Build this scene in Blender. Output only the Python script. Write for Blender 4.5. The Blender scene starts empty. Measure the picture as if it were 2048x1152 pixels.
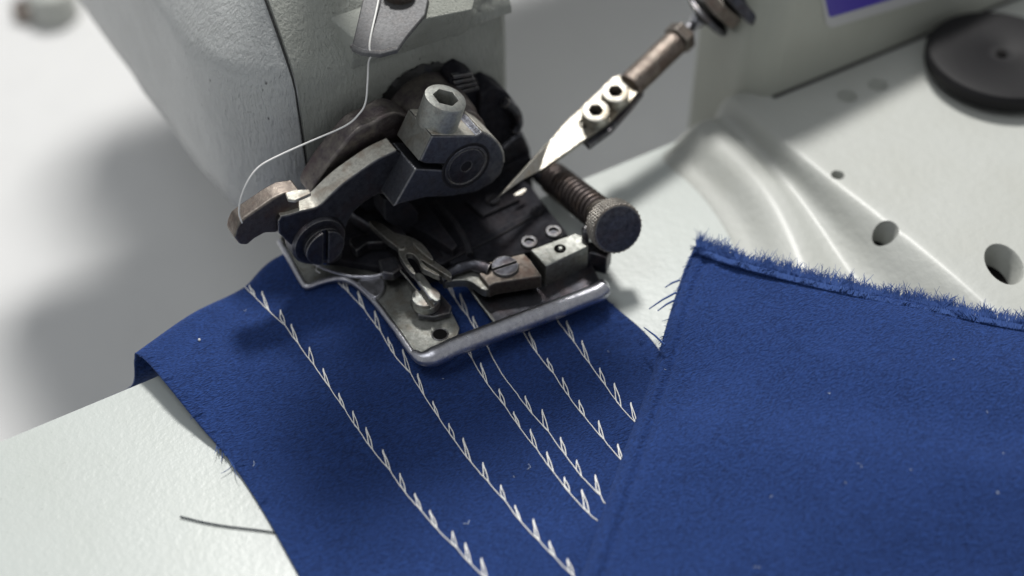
import bpy, bmesh, math, random
from mathutils import Vector, Matrix, noise
from mathutils.bvhtree import BVHTree
random.seed(7)
S = bpy.context.scene
COL = S.collection
V = Vector
# ------------------------------------------------------------------ camera (1 unit = 1 cm, X along the bed, Y to the back)
PHI, TH, DIST, FPX = math.radians(31), math.radians(46), 28.1, 2813.0
FWD = V((math.cos(TH)*math.sin(PHI), math.cos(TH)*math.cos(PHI), -math.sin(TH)))
RGT = V((math.cos(PHI), -math.sin(PHI), 0)); UPV = RGT.cross(FWD); CAM = -FWD*DIST
cd = bpy.data.cameras.new('camera'); cam = bpy.data.objects.new('camera', cd); COL.objects.link(cam)
cam.matrix_world = Matrix(((RGT.x, UPV.x, -FWD.x, CAM.x), (RGT.y, UPV.y, -FWD.y, CAM.y), (RGT.z, UPV.z, -FWD.z, CAM.z), (0, 0, 0, 1)))
cd.sensor_width = 360; cd.lens = 360*FPX/2048; cd.clip_start = .5; cd.clip_end = 500
cd.dof.use_dof = True; cd.dof.focus_distance = 25.9; cd.dof.aperture_fstop = (cd.lens/1000)/(2*.35)
S.camera = cam
def ray(px, py): return FWD + RGT*((px-1024)/FPX) - UPV*((py-576)/FPX)
def pl(px, py, P, n):
    d = ray(px, py); return CAM + d*((P-CAM).dot(n)/d.dot(n))
def H(px, py, z): return pl(px, py, V((0, 0, z)), V((0, 0, 1)))
def F(px, py, y): return pl(px, py, V((0, y, 0)), V((0, 1, 0)))
# ------------------------------------------------------------------ light
S.view_settings.view_transform = 'Standard'; S.view_settings.look = 'None'; S.view_settings.exposure = 0; S.view_settings.gamma = 1
w = bpy.data.worlds.new('World'); S.world = w; w.use_nodes = True
w.node_tree.nodes['Background'].inputs[0].default_value = (.93, .96, 1, 1)
w.node_tree.nodes['Background'].inputs[1].default_value = .31
def area(name, loc, target, size, power, col=(1, 1, 1), sy=None):
    l = bpy.data.lights.new(name, 'AREA'); l.size = size; l.energy = power; l.color = col
    if sy: l.shape = 'RECTANGLE'; l.size_y = sy
    o = bpy.data.objects.new(name, l); COL.objects.link(o); o.location = loc
    o.rotation_euler = (V(target)-V(loc)).to_track_quat('-Z', 'Y').to_euler(); return o
area('lamp_key', V((34, 60, 120)), (0, 0, 0), 20, 215000, (1, .985, .95))
area('lamp_overhead', V((-20, 6, 58)), (0, 0, 0), 30, 7000, (.95, .98, 1), 14)
# ------------------------------------------------------------------ materials
def nd(nt, t, **kw):
    n = nt.nodes.new(t)
    for k, v in kw.items():
        if k in n.inputs.keys(): n.inputs[k].default_value = v
        else: setattr(n, k, v)
    return n
def base_mat(name):
    m = bpy.data.materials.new(name); m.use_nodes = True; nt = m.node_tree
    return m, nt, nt.nodes['Principled BSDF'], nd(nt, 'ShaderNodeTexCoord')
def mixc(nt, fac, a, b):
    n = nt.nodes.new('ShaderNodeMix'); n.data_type = 'RGBA'
    for sock, v in ((n.inputs[0], fac), (n.inputs[6], a), (n.inputs[7], b)):
        if hasattr(v, 'links') or isinstance(v, bpy.types.NodeSocket): nt.links.new(v, sock)
        elif isinstance(v, (tuple, list)): sock.default_value = (*v, 1)
        else: sock.default_value = v
    return n.outputs[2]
def noi(nt, vec, scale, detail=3, rough=.55):
    n = nd(nt, 'ShaderNodeTexNoise', Scale=scale, Detail=detail, Roughness=rough); nt.links.new(vec, n.inputs['Vector']); return n.outputs[0]
def ramp(nt, fac, a, b, ca=(0, 0, 0, 1), cb=(1, 1, 1, 1)):
    r = nt.nodes.new('ShaderNodeValToRGB'); r.color_ramp.elements[0].position = a; r.color_ramp.elements[1].position = b
    r.color_ramp.elements[0].color = ca; r.color_ramp.elements[1].color = cb; nt.links.new(fac, r.inputs[0]); return r.outputs[0]
def bump(nt, hts, bsdf):
    prev = None
    for h, st, d in hts:
        b = nd(nt, 'ShaderNodeBump', Strength=st, Distance=d); nt.links.new(h, b.inputs['Height'])
        if prev: nt.links.new(prev, b.inputs['Normal'])
        prev = b.outputs[0]
    nt.links.new(prev, bsdf.inputs['Normal'])
def scl(nt, vec, s, rot=(0, 0, 0)):
    n = nt.nodes.new('ShaderNodeMapping'); n.inputs['Scale'].default_value = s; n.inputs['Rotation'].default_value = rot
    nt.links.new(vec, n.inputs[0]); return n.outputs[0]
def paint(name, col, dirt=(.25, .25, .2), rough=.4, peel=6, peel_d=.02, pits=0, dirt_amt=.25, fine=40, coat=.3):
    m, nt, b, tc = base_mat(name); v = tc.outputs['Object']
    n1 = noi(nt, v, .7, 5); n2 = noi(nt, v, 9, 4)
    f1 = ramp(nt, n1, .45, .8, cb=(dirt_amt,)*3+(1,))
    c = mixc(nt, f1, col, dirt)
    f2 = ramp(nt, n2, .66, .74, cb=(dirt_amt,)*3+(1,)); c = mixc(nt, f2, c, tuple(x*.5 for x in dirt))
    hts = [(noi(nt, v, peel, 3), .55, peel_d), (noi(nt, v, fine, 2), .3, peel_d*.12)]
    if pits:
        vo = nd(nt, 'ShaderNodeTexVoronoi', Scale=pits); nt.links.new(scl(nt, v, (1, 1, .6)), vo.inputs['Vector'])
        keep = ramp(nt, noi(nt, v, pits*.4, 2), .6, .66); d = ramp(nt, vo.outputs[0], .04, .17)
        mul = nd(nt, 'ShaderNodeMath', operation='SUBTRACT'); mul.inputs[0].default_value = 1; nt.links.new(d, mul.inputs[1])
        mm = nd(nt, 'ShaderNodeMath', operation='MULTIPLY'); nt.links.new(mul.outputs[0], mm.inputs[0]); nt.links.new(keep, mm.inputs[1])
        inv = nd(nt, 'ShaderNodeMath', operation='SUBTRACT'); inv.inputs[0].default_value = 1; nt.links.new(mm.outputs[0], inv.inputs[1])
        hts.append((inv.outputs[0], .7, .02)); c = mixc(nt, mm.outputs[0], c, tuple(x*.35 for x in dirt))
        sc = noi(nt, scl(nt, v, (3, 3, .7), (0, .5, .3)), 5, 5, .7); hts.append((sc, .8, .16))
    nt.links.new(c, b.inputs['Base Color']); b.inputs['Roughness'].default_value = rough
    b.inputs['Coat Weight'].default_value = coat; b.inputs['Coat Roughness'].default_value = .18
    bump(nt, hts, b); return m
def metal(name, col, col2, rough=.35, metallic=1, sc=8, bd=.012, r2=.2, streak=None, brown=(.18, .12, .08), brown_amt=.3, wear=0):
    m, nt, b, tc = base_mat(name); v = tc.outputs['Object']
    n1 = noi(nt, v, sc, 6, .65); n2 = noi(nt, v, sc*4, 4, .7); n3 = noi(nt, v, sc*.35, 3)
    c = mixc(nt, ramp(nt, n1, .38, .66), col, col2)
    c = mixc(nt, ramp(nt, n3, .5, .68, cb=(brown_amt,)*3+(1,)), c, brown)
    c = mixc(nt, ramp(nt, n2, .62, .7, cb=(.5, .5, .5, 1)), c, tuple(x*.35 for x in col))
    if wear:
        bv = nd(nt, 'ShaderNodeBevel', samples=4); bv.inputs['Radius'].default_value = .045; ge = nd(nt, 'ShaderNodeNewGeometry')
        dp = nd(nt, 'ShaderNodeVectorMath', operation='DOT_PRODUCT'); nt.links.new(bv.outputs[0], dp.inputs[0]); nt.links.new(ge.outputs['Normal'], dp.inputs[1])
        ed = ramp(nt, dp.outputs['Value'], .93, .995, (1, 1, 1, 1), (0, 0, 0, 1))
        br = ramp(nt, n2, .35, .6, (.15, .15, .15, 1), (1, 1, 1, 1)); mu = nd(nt, 'ShaderNodeMath', operation='MULTIPLY'); nt.links.new(ed, mu.inputs[0]); nt.links.new(br, mu.inputs[1])
        mw = nd(nt, 'ShaderNodeMath', operation='MULTIPLY'); nt.links.new(mu.outputs[0], mw.inputs[0]); mw.inputs[1].default_value = wear
        c = mixc(nt, mw.outputs[0], c, (.62, .60, .55))
    nt.links.new(c, b.inputs['Base Color']); b.inputs['Metallic'].default_value = metallic
    rr = ramp(nt, n1, .3, .7, (rough,)*3+(1,), (rough+r2,)*3+(1,)); nt.links.new(rr, b.inputs['Roughness'])
    sv = scl(nt, v, streak) if streak else v
    bump(nt, [(noi(nt, sv, sc*5, 5, .6), .35, bd), (n1, .4, bd*2)], b); return m
M = {}
M['bed'] = paint('white_bed_enamel', (.46, .49, .47), dirt=(.38, .41, .37), rough=.36, peel=9, peel_d=.012, dirt_amt=.25, fine=34, coat=.6)
M['cover'] = paint('white_cover_enamel', (.42, .43, .405), dirt=(.33, .33, .28), rough=.55, peel=5, peel_d=.03, dirt_amt=.25, fine=18, coat=.08)
M['head'] = paint('grey_casting_paint', (.60, .615, .61), dirt=(.3, .31, .31), rough=.42, peel=2.2, peel_d=.22, pits=6, dirt_amt=.3, fine=14, coat=.25)
M['plate'] = paint('olive_grey_casting_paint', (.46, .475, .435), dirt=(.16, .165, .13), rough=.5, peel=5, peel_d=.05, pits=9, dirt_amt=.5, fine=30, coat=.12)
M['wall'] = paint('cream_machine_paint', (.40, .41, .36), dirt=(.3, .3, .25), rough=.45, peel=3, peel_d=.02)
M['table'] = paint('pale_table', (.61, .61, .61), dirt=(.52, .52, .52), rough=.6, peel=1, peel_d=.01, coat=0)
M['steel'] = metal('worn_bright_steel', (.55, .56, .53), (.36, .36, .33), .3, brown=(.3, .2, .16), brown_amt=.5)
M['zinc'] = metal('greenish_zinc_plate', (.40, .405, .38), (.26, .265, .245), .33, brown=(.2, .15, .1), brown_amt=.35, sc=12, wear=0.6)
M['chrome'] = metal('polished_foot_edge', (.62, .62, .66), (.45, .45, .5), .24, sc=10, bd=.008, brown_amt=.1, streak=(.2, 1, 1))
M['dark'] = metal('dark_oiled_steel', (.12, .122, .14), (.06, .06, .07), .33, brown=(.10, .07, .07), brown_amt=.5, wear=0.6)
M['blue'] = metal('blued_clamp_steel', (.17, .178, .205), (.095, .10, .12), .35, sc=14, brown_amt=.15, wear=0.7)
M['light'] = metal('lit_worn_steel', (.70, .68, .61), (.46, .44, .39), .36, metallic=.6, sc=12, brown=(.3, .2, .13), brown_amt=.5)  # bright tone stands in for light on upper faces, over real wear
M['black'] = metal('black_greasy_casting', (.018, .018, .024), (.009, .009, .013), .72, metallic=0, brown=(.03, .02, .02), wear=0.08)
M['bronze'] = metal('brown_patinated_steel', (.22, .19, .165), (.13, .11, .10), .36, brown=(.16, .10, .08), brown_amt=.6, sc=10, wear=0.7)
M['rod'] = metal('brown_burnished_sleeve', (.27, .23, .20), (.15, .12, .105), .26, brown=(.16, .10, .08), brown_amt=.6, sc=5, bd=.05)
M['blade'] = metal('stained_bright_blade', (.44, .425, .39), (.30, .28, .24), .36, brown=(.4, .32, .22), brown_amt=.5, sc=9)
M['guide'] = metal('dull_grey_guide_plate', (.15, .15, .155), (.12, .12, .125), .5, metallic=.6, sc=18, bd=.004, brown_amt=.05)
M['looper'] = metal('dim_looper_steel', (.30, .29, .26), (.17, .165, .15), .3, sc=14, brown_amt=.3, wear=0.7)
M['screw'] = metal('matte_grey_screw', (.46, .47, .44), (.34, .35, .34), .4, sc=16, brown_amt=.2, wear=0.5)
M['spring'] = metal('brown_black_spring', (.10, .085, .08), (.06, .05, .05), .33)
M['shaft'] = metal('purple_brown_shaft', (.26, .235, .21), (.13, .11, .12), .42, brown=(.12, .08, .09), brown_amt=.7, sc=4, bd=.03, wear=0.4)
M['disc'] = paint('black_plastic', (.011, .0105, .012), dirt=(.018, .018, .018), rough=.6, peel=6, peel_d=.01, coat=0)
M['disc'].node_tree.nodes['Principled BSDF'].inputs['Specular IOR Level'].default_value = .2
M['black'].node_tree.nodes['Principled BSDF'].inputs['Specular IOR Level'].default_value = .22
M['grease'] = paint('black_grease_and_gaps', (.01, .01, .01), dirt=(.02, .02, .015), rough=.6, peel=14, peel_d=.05)
def simple(name, c, r=.5, **k):
    m, nt, b, tc = base_mat(name); v = tc.outputs['Object']
    cc = mixc(nt, noi(nt, v, 12, 3), tuple(x*.85 for x in c), c); nt.links.new(cc, b.inputs['Base Color']); b.inputs['Roughness'].default_value = r
    for kk, vv in k.items(): b.inputs[kk].default_value = vv
    return m
M['hole'] = simple('dark_bore', (.008, .0075, .0075), .9, **{'Specular IOR Level': .1})
M['thread'] = simple('white_thread', (.92, .91, .88), .5)
M['blackthread'] = simple('dark_thread', (.03, .04, .055), .8)
M['purple'] = simple('violet_print', (.075, .05, .42), .4)
M['sticker'] = simple('pale_sticker_border', (.55, .55, .56), .35)
def cloth_mat():
    m, nt, b, tc = base_mat('blue_crepe_cloth'); v = tc.outputs['Object']
    n1 = noi(nt, scl(nt, v, (1, 2.5, 1), (0, 0, .50)), 15, 3, .55); n2 = noi(nt, v, 1.0, 4); n3 = noi(nt, v, 60, 2)
    c = mixc(nt, ramp(nt, n1, .36, .66), (.004, .019, .092), (.018, .058, .235))
    c = mixc(nt, ramp(nt, n2, .4, .7, cb=(.25,)*3+(1,)), c, (.022, .062, .25))
    c = mixc(nt, ramp(nt, n3, .70, .76, cb=(.25,)*3+(1,)), c, (.06, .12, .36))
    nt.links.new(c, b.inputs['Base Color']); b.inputs['Roughness'].default_value = .85
    b.inputs['Sheen Weight'].default_value = .16; b.inputs['Sheen Roughness'].default_value = .5; b.inputs['Sheen Tint'].default_value = (.25, .4, .9, 1)
    b.inputs['Specular IOR Level'].default_value = .31
    bump(nt, [(n1, 1.0, .07), (n3, .4, .012), (noi(nt, v, 2.2, 3), .3, .08)], b); return m
M['cloth'] = cloth_mat()
M['fibre'] = simple('blue_fibre', (.028, .075, .26), .85)
M['lint'] = simple('pale_lint', (.55, .62, .75), .8)
# ------------------------------------------------------------------ object helpers
ORG = {}
def link(o, parent, world):
    COL.objects.link(o); ORG[o.name] = world.copy()
    if parent: o.parent = parent; o.location = world-ORG[parent.name]
    else: o.location = world
    return o
def root(name, loc, label, cat, group=None, kind=None):
    o = bpy.data.objects.new(name, None); o.empty_display_size = .5; link(o, None, V(loc)); meta(o, label, cat, group, kind); return o
def meta(o, label=None, cat=None, group=None, kind=None):
    for k, v in (('label', label), ('category', cat), ('group', group), ('kind', kind)):
        if v: o[k] = v
    return o
def mesh(name, verts, faces, mat, parent=None, bevel=0, smooth=True, seg=2, label=None, solid=0, ang=30, sub=0):
    c = sum((V(v) for v in verts), V())/len(verts)
    me = bpy.data.meshes.new(name); me.from_pydata([V(v)-c for v in verts], [], faces)
    bm = bmesh.new(); bm.from_mesh(me); bmesh.ops.recalc_face_normals(bm, faces=bm.faces); bm.to_mesh(me); bm.free()
    me.materials.append(M[mat])
    for p in me.polygons: p.use_smooth = smooth
    o = bpy.data.objects.new(name, me); link(o, parent, c)
    if solid:
        s = o.modifiers.new('solid', 'SOLIDIFY'); s.thickness = solid; s.offset = -1
    if bevel:
        b = o.modifiers.new('bevel', 'BEVEL'); b.width = bevel; b.segments = seg; b.limit_method = 'ANGLE'; b.angle_limit = math.radians(ang); b.harden_normals = True
    elif smooth and not solid and not sub:
        me.set_sharp_from_angle(angle=math.radians(38))
    if label: o['label'] = label
    return o
def crom(pts, n=6, closed=True):
    out = []; N = len(pts); R = range(N if closed else N-1)
    for i in R:
        g = (lambda k: pts[k % N]) if closed else (lambda k: pts[max(0, min(N-1, k))])
        p0, p1, p2, p3 = V(g(i-1)), V(g(i)), V(g(i+1)), V(g(i+2))
        for j in range(n):
            t = j/n
            out.append(.5*((2*p1)+(p2-p0)*t+(2*p0-5*p1+4*p2-p3)*t*t+(3*p1-p0-3*p2+p3)*t*t*t))
    if not closed: out.append(V(pts[-1]))
    return out
def prism(name, pts, ext, mat, parent=None, bevel=.02, **k):
    n = len(pts); ext = V(ext); vs = [V(p) for p in pts]+[V(p)+ext for p in pts]
    fs = [tuple(range(n)), tuple(range(2*n-1, n-1, -1))]+[(i, (i+1) % n, n+(i+1) % n, n+i) for i in range(n)]
    return mesh(name, vs, fs, mat, parent, bevel, **k)
def frame(ax):
    ax = V(ax).normalized(); a = V((1, 0, 0)) if abs(ax.x) < .8 else V((0, 1, 0))
    u = (a-ax*a.dot(ax)).normalized(); return u, ax.cross(u), ax
def rings(name, c, ax, rr, mat, parent=None, n=40, bevel=0, u=None, **k):
    """surface of revolution-like solid: rr = [(height, radius or f(theta))...]"""
    if u is None: u, v, a = frame(ax)
    else: a = V(ax).normalized(); u = (V(u)-a*V(u).dot(a)).normalized(); v = a.cross(u)
    vs = []; fs = []; c = V(c)
    for h, r in rr:
        for i in range(n):
            t = 2*math.pi*i/n; q = r(t) if callable(r) else r
            vs.append(c+a*h+(u*math.cos(t)+v*math.sin(t))*q)
    for k_ in range(len(rr)-1):
        for i in range(n):
            j = (i+1) % n; fs.append((k_*n+i, k_*n+j, (k_+1)*n+j, (k_+1)*n+i))
    fs.append(tuple(range(n))[::-1]); fs.append(tuple((len(rr)-1)*n+i for i in range(n)))
    return mesh(name, vs, fs, mat, parent, bevel, **k)
def hexr(R):   # hexagon with flat-to-centre distance R
    return lambda t: R/math.cos(((t+math.pi/6) % (math.pi/3))-math.pi/6)
def tube(name, pts, r, mat, parent=None, n=8, caps=True, **k):
    pts = [V(p) for p in pts]; N = len(pts); vs = []; fs = []
    tn = [(pts[min(i+1, N-1)]-pts[max(i-1, 0)]).normalized() for i in range(N)]
    u = frame(tn[0])[0]
    for i in range(N):
        u = (u-tn[i]*u.dot(tn[i])).normalized(); v = tn[i].cross(u); q = r[i] if isinstance(r, (list, tuple)) else r
        for j in range(n):
            t = 2*math.pi*j/n; vs.append(pts[i]+(u*math.cos(t)+v*math.sin(t))*q)
    for i in range(N-1):
        for j in range(n): fs.append((i*n+j, i*n+(j+1) % n, (i+1)*n+(j+1) % n, (i+1)*n+j))
    if caps: fs.append(tuple(range(n))[::-1]); fs.append(tuple((N-1)*n+j for j in range(n)))
    if name is None: return vs, fs
    return mesh(name, vs, fs, mat, parent, **k)
def join(name, parts, mat, parent=None, **k):
    vs = []; fs = []
    for a, b in parts:
        o = len(vs); vs += a; fs += [tuple(i+o for i in f) for f in b]
    return mesh(name, vs, fs, mat, parent, **k)
def slotted(name, c, ax, r, h, mat, parent, slot_dir, sw=.05, sd=.1, label=None):
    """round screw head with a real slot: two half discs standing on a lower disc"""
    o = rings(name, V(c), ax, [(0, r), (h-sd, r)], mat, parent, bevel=.008, label=label)
    a = V(ax).normalized(); d = (V(slot_dir)-a*V(slot_dir).dot(a)).normalized(); p = a.cross(d)
    for s in (1, -1):
        pts = []; a0 = math.asin(sw/r)
        for i in range(17):
            t = a0+(math.pi-2*a0)*i/16; pts.append(V(c)+a*(h-sd-.004)+d*math.cos(t)*r+p*s*math.sin(t)*r)
        prism('head_half', pts, a*(sd+.004), mat, o, bevel=.02)
    return o
def socket(name, c, ax, r, h, mat, parent, hr=.5, depth=.55, label=None, hole='hole'):
    o = rings(name, c, ax, [(0, r*.96), (.02, r), (h-.05*r*2, r), (h-.03*r, r*.97), (h, r*.88), (h, hexr(hr*r*1.08)), (h-.04, hexr(hr*r)), (h-h*depth, hexr(hr*r))], mat, parent, n=48, label=label)
    rings('hex_bore', V(c)+V(ax).normalized()*(h-h*depth+.01), ax, [(0, hr*r*.97), (.01, hr*r*.97)], hole, o, n=24)
    return o

# ================================================================== table and machine
def grid(name, P, nu, nv, mat, parent=None, noise_amp=0, nscale=1, **k):
    """Catmull-Rom tensor surface through control rows P[row][col]"""
    rows = [crom(r, nu, False) for r in P]; cols = []
    for j in range(len(rows[0])): cols.append(crom([r[j] for r in rows], nv, False))
    W = len(cols); Hh = len(cols[0]); vs = []
    for j in range(W):
        for i in range(Hh):
            p = cols[j][i]
            if noise_amp: p = p+V((0, 0, 1))*noise.noise(p*nscale)*noise_amp
            vs.append(p)
    fs = [(j*Hh+i, (j+1)*Hh+i, (j+1)*Hh+i+1, j*Hh+i+1) for j in range(W-1) for i in range(Hh-1)]
    o = mesh(name, vs, fs, mat, parent, **k); me = o.data
    up = sum(p.normal.z*p.area for p in me.polygons)
    if up < 0: me.flip_normals()
    return o

tb = prism('tabletop', [(-90, -60, -11), (90, -60, -11), (90, 110, -11), (-90, 110, -11)], (0, 0, -1.5), 'table')
meta(tb, kind='structure')
sm = root('sewing_machine', (0, 0, 0), 'pale industrial sewing machine with grey hanging head over a white bed holding blue cloth', 'sewing machine')

# ---- bed: slab with rounded far edge, profile along y extruded over x
def yedge(x): return 1.45+max(0, min(1, (x+7)/9))*.55
prof = [(-16, -3.2), (-16, -1.0), (-15.4, -.2), (-14.5, -.02)]+[(-13.5+i*.75, 0) for i in range(19)]+[(0, 0)]
prof += [(-.12+.12*math.sin(a), -.12+.12*math.cos(a)) for a in [math.radians(15*i) for i in range(1, 7)]]+[(0, -.6), (0, -3.2)]
xs = [-26, -18, -14, -11, -9, -7, -5, -3, -1, 1, 3, 5, 7, 9, 20]; vs = []; fs = []
for x in xs:
    for (y, z) in prof: vs.append(V((x, yedge(x)+y if y > -1 else y+1.45, z)))
n = len(prof)
for i in range(len(xs)-1):
    for j in range(n-1): fs.append((i*n+j, i*n+j+1, (i+1)*n+j+1, (i+1)*n+j))
    fs.append((i*n+n-1, i*n, (i+1)*n, (i+1)*n+n-1))
fs += [tuple(range(n)), tuple(range((len(xs)-1)*n, len(xs)*n))[::-1]]
mesh('bed', vs, fs, 'bed', sm, label='white enamelled bed with orange peel paint')

# ---- raised base body at the right: stepped profile over x, swept along y
ZP = .95; YW = 1.25
def body_row(y, k):   # k 0..1 : how far the outer ramp spreads out
    e = .45*k
    A_ = [(4.5, -.3), (4.85, -.01), (5.25, .14), (5.6, .42), (5.85, .52), (6.1, .54), (6.2, .52), (6.28, .48), (6.4, .48), (6.5, .55), (6.62, .86), (6.8, ZP), (7.4, ZP)]
    B_ = [(2.4, -.4), (3.2, -.03), (3.9, .06), (4.5, .18), (4.8, .23), (5.0, .23), (5.25, .20), (5.5, .18), (5.8, .22), (6.2, .40), (6.65, .76), (7.0, ZP), (7.6, ZP)]
    return [(a[0]+(b[0]-a[0])*min(k, 1), y, a[1]+(b[1]-a[1])*min(k, 1)) for a, b in zip(A_, B_)]+[(9, y, ZP), (12, y, ZP), (16, y, ZP), (22, y, ZP)]
rows = []
for y, k in ((YW+.75, 0), (YW+.45, 0), (YW-.4, 0), (0, .02), (-1, .15), (-2, .4), (-3, .7), (-4.5, 1), (-7, 1.1), (-12, 1.1), (-18, 1.1)):
    rows.append([V(p) for p in body_row(y, k)])
rows[0] = [V((p.x, p.y, p.z-.3)) for p in rows[0]]
body = grid('base_cover', rows, 5, 4, 'cover', sm, noise_amp=.008, nscale=.8, label='white cover plate with stepped left edge and drilled holes')
HOLES = [(1675, 350, .13, 1.0, 'oil_hole'), (1774, 458, .22, 1.15, 'oil_hole'), (2006, 526, .34, 1.55, 'oil_hole')]
cutters = []
bm = bmesh.new(); bm.from_mesh(body.data)
r_ = bmesh.ops.extrude_edge_only(bm, edges=[e for e in bm.edges if e.is_boundary])
for v_ in [g for g in r_['geom'] if isinstance(g, bmesh.types.BMVert)]: v_.co.z = -3.6
bmesh.ops.contextual_create(bm, geom=[e for e in bm.edges if e.is_boundary])
bmesh.ops.recalc_face_normals(bm, faces=bm.faces); bm.to_mesh(body.data); bm.free()
for px, py, r, el, nm in HOLES:
    p = H(px, py, ZP); f = (lambda el: (lambda k: (lambda t: k*el/math.hypot(el*math.cos(t), math.sin(t)))))(el)
    c = rings('cutter', p, (.05, -.12, 1), [(-2, f(r)), (-.05, f(r)), (.05, f(r*1.12)), (.6, f(r*2.2))], 'cover', None, n=40, u=V((RGT.x, RGT.y, 0))); cutters.append(c)
    b = body.modifiers.new('cut', 'BOOLEAN'); b.object = c; b.operation = 'DIFFERENCE'; b.solver = 'EXACT'
bpy.context.view_layer.update()
nm_ = bpy.data.meshes.new_from_object(body.evaluated_get(bpy.context.evaluated_depsgraph_get()))
body.modifiers.clear(); body.data = nm_
for p_ in nm_.polygons: p_.use_smooth = True
nm_.set_sharp_from_angle(angle=math.radians(50))
for c in cutters: bpy.data.objects.remove(c)
for px, py, r, el, nm in HOLES:
    p = H(px, py, ZP); rings('bore_bottom', p-V((.03, -.07, .66)), (0, 0, 1), [(0, r*el*1.2), (.02, r*el*1.2)], 'hole', body, n=24)
for px, py in ((1694, 192), (1756, 170)):
    rings('filled_screw_hole', H(px, py, ZP), (0, 0, 1), [(-.03, .22), (.014, .22)], 'plate', sm, n=28)
dc = H(2006, 98, 1.6)
dk = rings('dial', V((dc.x, dc.y, ZP)), (0, 0, 1), [(0, 1.3), (.12, 1.55), (.2, 1.62), (.44, 1.64), (.53, 1.58), (.57, 1.42), (.54, 1.1), (.54, .4), (.5, .34), (.5, .2)], 'disc', sm, n=64, label='round black dial on the white cover')
rings('hub', V((dc.x, dc.y, ZP+.48)), (0, 0, 1), [(0, .12), (.07, .11), (.08, .08)], 'hole', dk, n=24)
# column / arm wall behind the cover
q = [(7.3, YW+.02), (7.5, YW-.02), (24, YW-.02), (24, YW+3), (7.9, YW+3), (7.1, YW+2.4), (6.9, YW+.6)]
vs = [V((x, y, -3)) for x, y in q]+[V((x, y, max(1.15, 4.4-max(0, x-6.9)*.46))) for x, y in q]; nq = len(q)
wall = mesh('arm_wall', vs, [tuple(range(nq)), tuple(range(nq, 2*nq))[::-1]]+[(i, (i+1) % nq, nq+(i+1) % nq, nq+i) for i in range(nq)], 'wall', sm, bevel=.45, seg=8)
def W(px, py, d=0): return F(px, py, YW-.03-d)
prism('sticker', [W(*p) for p in ((1640, -14), (1652, 48), (1662, 55), (1880, -10), (1882, -14))], (0, -.012, 0), 'sticker', sm, bevel=0, label='pale rounded sticker with violet print')
prism('sticker_print', [W(*p, .014) for p in ((1648, -12), (1658, 33), (1664, 34), (1818, -12))], (0, -.006, 0), 'purple', bpy.data.objects['sticker'], bevel=0)
# dark tube standing in for the shaded gap between cover and wall
tube('seam_dark_gap', [V((7.4, YW-.03, ZP+.02)), V((24, YW-.03, ZP+.02))], .05, 'grease', sm)

# rear arm that joins the head to the column, above the frame
prism('rear_arm', [V((.5, y, z)) for y, z in ((14.5, 3.6), (27, 3.2), (27, 9), (15, 9))], (24, 0, 0), 'wall', sm, bevel=.4, seg=4)
# ---- head casing
YP = 3.2; XS = -2.78
foot = [(0, .03), (-.22, .10), (-.5, .28), (-.85, .62), (-1.12, 1.05), (-1.26, 1.6), (-1.36, 2.6), (-1.42, 5), (-1.5, 9), (-1.55, 17)]
rt = [(5.6, 17), (5.3, 3), (5.2, 1.4), (5.0, .8), (4.6, .45)]
lev = [(.35, .30, 0), (.42, .12, 0), (.6, 0, 0), (1.3, -.02, 0), (2.2, 0, 0), (3.2, .02, 0), (3.9, .04, .02), (4.15, .08, .08), (4.4, .2, .22), (4.8, .42, .5), (5.4, .75, .95), (5.9, 1.15, 1.5), (6.2, 1.8, 2.2), (6.3, 2.6, 3.0)]
fp = crom([V((x, y, 0)) for x, y in foot], 4, False)
vs = []; ring_n = None
for z, ins, yi in lev:
    ring = []
    for p in fp:
        x = p.x+ins*min(1, -p.x/1.1); y = p.y+yi*max(.0, 1-(p.y/6))
        ring.append(V((XS+x, YP+y, z)))
    for x, y in rt: ring.append(V((XS+x-ins, YP+y+yi*(1-min(1, y/6)), z)))
    ring_n = len(ring); vs += [v+V((noise.noise(v*.9)*.05, noise.noise(v*.9+V((9, 9, 9)))*.05, noise.noise(v*1.1)*.03)) for v in ring]
fs = []
for i in range(len(lev)-1):
    for j in range(ring_n): fs.append((i*ring_n+j, i*ring_n+(j+1) % ring_n, (i+1)*ring_n+(j+1) % ring_n, (i+1)*ring_n+j))
fs += [tuple(range(ring_n)), tuple(range((len(lev)-1)*ring_n, len(lev)*ring_n))[::-1]]
hd = mesh('head_casing', vs, fs, 'head', sm, label='grey painted head casting with pits and scratches')
# face plate
fpl = [(.035, 1.2), (.035, .06), (.07, 0), (.9, 0), (2.2, 0), (3.6, 0), (4.25, 0), (4.52, .06), (4.68, .2), (4.76, .42), (4.8, 1.2)]
vs = []
for z, ins, yi in lev:
    for x, y in fpl: vs.append(V((XS+x-(ins*.3 if x > 4 else 0), YP+y+yi+noise.noise(V((x, z, 1)))*.02, z)))
n = len(fpl); fs = []
for i in range(len(lev)-1):
    for j in range(n): fs.append((i*n+j, i*n+(j+1) % n, (i+1)*n+(j+1) % n, (i+1)*n+j))
fs += [tuple(range(n)), tuple(range((len(lev)-1)*n, len(lev)*n))[::-1]]
fpo = mesh('face_plate', vs, fs, 'plate', sm, label='olive grey end plate of the head, stained with grease')
tube('seam_shadow_gap', [V((XS+.015, YP+.03+yi, z)) for z, ins, yi in lev[1:-2]], .022, 'grease', sm)
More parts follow.
